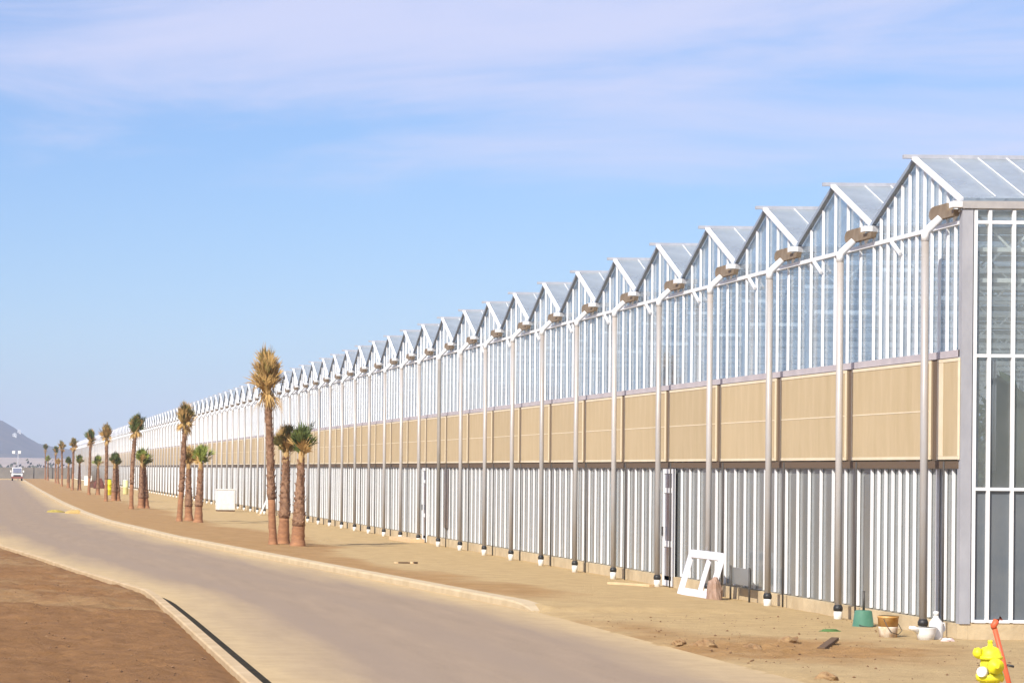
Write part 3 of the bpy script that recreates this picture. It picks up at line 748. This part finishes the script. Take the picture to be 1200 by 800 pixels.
MB().beam((.08,-.62,.45),(.08,.62,.45),.02,.30).build('sheet', mat('grey plastic sheet', (.19,.195,.19), .3, .5), gs)
for yy in (-.62,.62): MB().tube([(.05,yy*1.02,-.03),(.05,yy*1.02,.63)], .018, 8).build('leg', M['darksteel'], gs)
# further off
cb = empty('cabinet', (11.62, 146.7, 0), .1); tag(cb, 'white box shaped cabinet standing on the dirt between the near palm trios', 'cabinet')
o = MB().box(-.46,-.4,.08,.46,.4,1.14).build('body', M['whiteplas'], cb); bevel(o, .03)
MB().box(-.48,-.42,1.142,.48,.42,1.20).build('lid', M['whiteplas'], cb)
MB().box(-.44,-.38,-.03,.44,.38,.078).build('pallet_base', M['wood'], cb)
MB().box(-.40,-.412,.16,.40,-.402,1.06).build('door', M['whiteplas'], cb)
c2 = empty('cabinet', (9.87, 335.9, 0)); tag(c2, 'far white cabinet partly behind the tall straight palm', 'cabinet')
MB().box(-.46,-.4,.05,.46,.4,1.15).build('body', M['whiteplas'], c2); MB().box(-.48,-.42,1.152,.48,.42,1.22).build('lid', M['whiteplas'], c2)
pl = empty('panel', (12.55, 136.8, 0)); tag(pl, 'narrow pale white board propped against the far wall behind the nearest palms', 'panel')
MB().beam((0,0,0),(.42,0,.95),.34,.05,up=(1,0,0)).build('board', M['whiteplas'], pl); MB().beam((-.03,.0,-.02),(.0,0,.06),.38,.07,up=(1,0,0)).build('skid', M['palewood'], pl)
br_ = empty('barrel', (8.32, 225.9, 0)); tag(br_, 'bright yellow plastic barrel standing behind the fourth tall palm', 'barrel')
MB().lathe((0,0,0), [(.22,0),(.26,.05),(.26,.42),(.28,.44),(.26,.46),(.26,.85),(.28,.87),(.26,.89),(.26,1.22),(.22,1.28)], 20).build('body', M['yellow'], br_)
MB().lathe((0,0,0), [(.225,1.281),(.225,1.33),(.05,1.335)], 20).build('lid', M['black'], br_)
py = empty('drum', (10.08, 234.3, 0)); tag(py, 'pale yellow upright drum beside the curved trunk of a palm', 'drum')
MB().lathe((0,0,0), [(.20,0),(.23,.04),(.23,.6),(.245,.62),(.23,.64),(.23,1.15),(.19,1.18)], 18).build('body', mat('pale yellow plastic', (.70,.66,.32), .5, .4), py)
MB().lathe((0,0,0), [(.195,1.181),(.195,1.22),(.03,1.225)], 18).build('lid', M['whiteplas'], py)
lump('dirt_sack', 9.65, 308, (.42,.3,.75), mat('dark brown sack', (.12,.065,.045), .9, .1), 'far dark brown sack at the left of a pair under short palm', 'sack', 31, None, 0, .3)
lump('dirt_sack', 9.93, 297, (.62,.35,1.0), mat('red brown sack', (.16,.06,.045), .9, .1), 'far larger reddish brown sack left of the yellow barrel', 'sack', 33, None, 0, .35)
M['ysack'] = mat('yellow sandbag cloth', (.42,.34,.09), .9, .1, c2=(.34,.26,.07), scale=6)
lump('sandbag', 2.45, 138.6, (.52,.30,.18), M['ysack'], 'greenish yellow sandbag lying on the road beside the kerb', 'sandbag', 41, 'sandbags at the kerb', .3, .25, -.02)
lump('sandbag', 3.35, 136.0, (.48,.30,.22), mat('tan sandbag cloth', (.46,.32,.12), .9, .1), 'tan yellow sandbag lying across the kerb top', 'sandbag', 42, 'sandbags at the kerb', -.4, .25)
for i, (x, y) in enumerate([(9.47,65.9),(9.75,66.1)]):
    b_ = empty('timber_offcut', (x, y, .01), .25+.5*i); tag(b_, ['brown timber offcut with pale sawn end, longer of the pair on the verge', 'stubby timber offcut with pale sawn end beside the longer offcut'][i], 'timber')
    l = .30 if i == 0 else .14
    MB().box(-l/2,-.07,0,l/2,.07,.09).build('block', M['wood'], b_); MB().box(-l/2-.05,-.072,0,-l/2-.002,.072,.092).build('sawn_end', M['palewood'], b_)
board('wood_plank', (12.75,90.5,.06), (12.95,87.0,.06), .45, .12, M['palewood'], 'pale boards lying flat at the foot of the far wall', 'plank')

# ------------------------------------------------------------------ the far end: truck, lamp, fence, trees, hills
tk = empty('parked_truck', (1.65, 440, 0)); tag(tk, 'white truck parked facing the camera at the far end of the road', 'truck')
o = MB().prism([(-.2,.55),(5.0,.55),(5.0,1.25),(1.5,1.3),(1.1,1.15),(-.1,1.05)], 'x', -.88, .88).build('body', M['whiteplas'], tk); bevel(o, .05)
o = MB().prism([(1.0,1.22),(1.7,2.1),(3.3,2.12),(3.5,1.25)], 'x', -.76, .76).build('cab', M['whiteplas'], tk); bevel(o, .05)
MB().prism([(.985,1.28),(1.56,2.0),(1.54,2.02),(.96,1.29)], 'x', -.66, .66).build('windscreen', M['doorglass'], tk)
MB().box(-.92,-.34,.38,.92,-.205,.66).build('bumper', mat('dull red bumper', (.24,.08,.06), .5, .4), tk)
MB().box(-.6,-.23,.70,.6,-.203,.95).build('grille', M['black'], tk)
for s_ in (-1,1):
    MB().box(s_*.72-.11,-.24,.74,s_*.72+.11,-.15,.93).build('headlight', mat('headlight lens', (.8,.8,.8), .1, .6), tk)
    for yy in (.75, 3.9):
        wl = MB().tube([(s_*.62,yy,.38),(s_*.86,yy,.38)], .38, 20).build('wheel', M['black'], tk); MB().tube([(s_*.862,yy,.38),(s_*.88,yy,.38)], .2, 14).build('rim', M['steel'], wl)
    MB().box(s_*1.0-.10,.9,1.35,s_*1.0+.10,.98,1.65).build('mirror', M['whiteplas'], tk)
lp = empty('lamp_post', (1.85, 455, 0)); tag(lp, 'thin grey post with two white floodlights rising behind the far truck', 'lamp post')
MB().tube([(0,0,-.2),(0,0,4.3)], [.09,.06], 10).build('pole', M['steel'], lp)
MB().beam((-.75,0,4.3),(.25,0,4.3),.06,.06).build('cross_arm', M['steel'], lp)
for xx in (-.75,.2): MB().prism([(xx-.22,4.36),(xx+.22,4.36),(xx+.26,4.85),(xx-.26,4.85)], 'y', -.15, .1).build('floodlight', M['whiteplas'], lp)
M['netting'] = mat('grey green fence netting', (.24,.22,.195), .9, .1, c2=(.18,.165,.145), scale=.5)
fe = empty('fence', (0, 520, 0)); tag(fe, 'long grey green netting fence closing the end of the road', 'fence')
MB().box(-70,0,0,12.5,.05,2.1).build('netting', M['netting'], fe)
for k in range(24): MB().tube([(-69.5+3.55*k,-.08,-.2),(-69.5+3.55*k,-.08,2.25)], .05, 8).build('post', M['darksteel'], fe)
tl = [(-700+i*8+random.uniform(-2,2), 1500+random.uniform(-30,30)) for i in range(190)]
m = MB()
for x, y in tl:
    r_ = random.uniform(2.0, 4.2)
    for _ in range(34):
        c_ = Vector((x+random.gauss(0,3), y+random.gauss(0,2.5), abs(random.gauss(0,1))*r_*.55)); a = Vector((random.gauss(0,1),random.gauss(0,1),random.gauss(0,1))).normalized(); b_ = a.orthogonal()
        m.add([c_-a, c_+b_*.8, c_+a, c_-b_*.8], [(0,1,2,3)])
o = m.build('treeline', mat('far scrub', (.05,.06,.035), .9, .1, c2=(.09,.09,.05), scale=.1)); tag(o, 'low dark scrub along the far plain before the hills', 'scrub', kind='stuff')

def hill(name, prof, y0, y1, mt, amp, nx_=140, ny_=40, seed=0):
    """prof: [(x, height)] of the skyline; the ridge runs at 60 % of the way from y0 to y1"""
    px_ = [p[0] for p in prof]; pz_ = [p[1] for p in prof]
    vs = []; fs = []
    for j in range(ny_+1):
        t = j/ny_; yy = y0+(y1-y0)*t; k = sstep(t/.6) if t < .6 else sstep((1-t)/.4)
        for i in range(nx_+1):
            x = px_[0]+(px_[-1]-px_[0])*i/nx_; hh = float(np.interp(x, px_, pz_))
            rid = mnoise.fractal(Vector((x*.006+seed, yy*.0035, seed)), 1.0, 2.0, 5)
            z = hh*float(k)*(1+amp*rid*(1-float(k))) 
            vs.append((x, yy, z-2+3*float(k)))
    for j in range(ny_):
        for i in range(nx_): a = j*(nx_+1)+i; fs.append((a, a+1, a+nx_+2, a+nx_+1))
    o_ = MB().add(vs, fs, True).build(name, mt); tag(o_, kind='structure'); return o_
hm = mat('dry scrub hillside', (.065,.065,.06), .95, .1, c2=(.12,.105,.085), scale=.02, detail=8, coord='Object')
S = 3800/3238.0
hill('mountain', [(-1600,10),(-1100,60),(-700,118),(-350,128),(-120,92),(-40,70),(-8,64),(6,57),(20,46),(36,35.5),(50,30),(62,29),(85,25),(115,21),(200,16),(420,8),(700,2)], 2900, 4400, hm, .35, seed=2)
hill('foothill', [(-1500,6),(-600,9),(-100,9.5),(60,8.0),(200,6),(500,3),(900,0)], 1700, 2700, mat('pale dry plain', (.42,.34,.28), .95, .1, c2=(.34,.28,.23), scale=.01), .3, seed=5)
def house(x, y, z, w_, h_, label):
    t = empty('hillside_house', (x, y, z)); tag(t, label, 'house')
    MB().box(-w_/2,-3,-4,w_/2,3,h_).build('wall', M['whiteplas'], t)
    MB().prism([(-w_/2-.4,h_+.01),(w_/2+.4,h_+.01),(0,h_+1.3)], 'y', -3.4, 3.4).build('roof', M['white_alu'], t)
    for s_ in (-1,1): MB().box(s_*w_/4-.5,-3.05,1.2,s_*w_/4+.5,-3.004,2.6).build('window', M['doorglass'], t)
HOUSES = True

# ------------------------------------------------------------------ haze
hz = MB().box(-5900,-380,-1,5900,6900,150).build('haze', bpy.data.materials.new('haze')); tag(hz, kind='stuff')
hmat = hz.data.materials[0]; hmat.use_nodes = True; nt = hmat.node_tree; nt.nodes.clear()
ho = nt.nodes.new('ShaderNodeOutputMaterial'); pv = nt.nodes.new('ShaderNodeVolumePrincipled')
pv.inputs['Color'].default_value = (.60,.73,.97,1); pv.inputs['Density'].default_value = .00020; pv.inputs['Anisotropy'].default_value = .1
nt.links.new(pv.outputs[0], ho.inputs['Volume'])

# ------------------------------------------------------------------ camera and render
cam = bpy.data.cameras.new('camera'); co = bpy.data.objects.new('camera', cam); col.objects.link(co); scene.camera = co
co.location = (0, 0, 2.3); co.rotation_euler = (math.pi/2, -.0087, 0)
cam.sensor_fit = 'HORIZONTAL'; cam.sensor_width = 36; cam.lens = 3238/1200*36
cam.shift_x = (600-8)/1200; cam.shift_y = 146/1200
cam.clip_start = .1; cam.clip_end = 20000
bpy.context.view_layer.update()
if HOUSES:
    dg = bpy.context.evaluated_depsgraph_get(); mt_o = bpy.data.objects['mountain']
    for x, yv, w_, h_, lb_ in ((8.6, 34.6, 4.6, 3.6, 'small white house on the mountainside, lower left of two'), (14.0, 38.6, 3.8, 3.8, 'small white house on the mountainside, upper right of two')):
        d_ = Vector((x, 3600, yv+2.3-2.3)); dirv = (Vector((x, 3238, yv))).normalized()
        hit, p, n_, i_ = mt_o.ray_cast(Vector((0,0,2.3)), dirv)
        if hit: house(p.x, p.y+1, p.z, w_*1.1, h_, lb_)
scene.render.engine = 'CYCLES'
cy = scene.cycles; cy.use_denoising = True; cy.max_bounces = 10; cy.transparent_max_bounces = 40; cy.glossy_bounces = 4; cy.diffuse_bounces = 4; cy.transmission_bounces = 6; cy.volume_bounces = 1
cy.use_adaptive_sampling = True; cy.adaptive_threshold = .02
vs_ = scene.view_settings; vs_.view_transform = 'Standard'; vs_.look = 'None'; vs_.exposure = .62; vs_.gamma = 1; vs_.use_curve_mapping = False
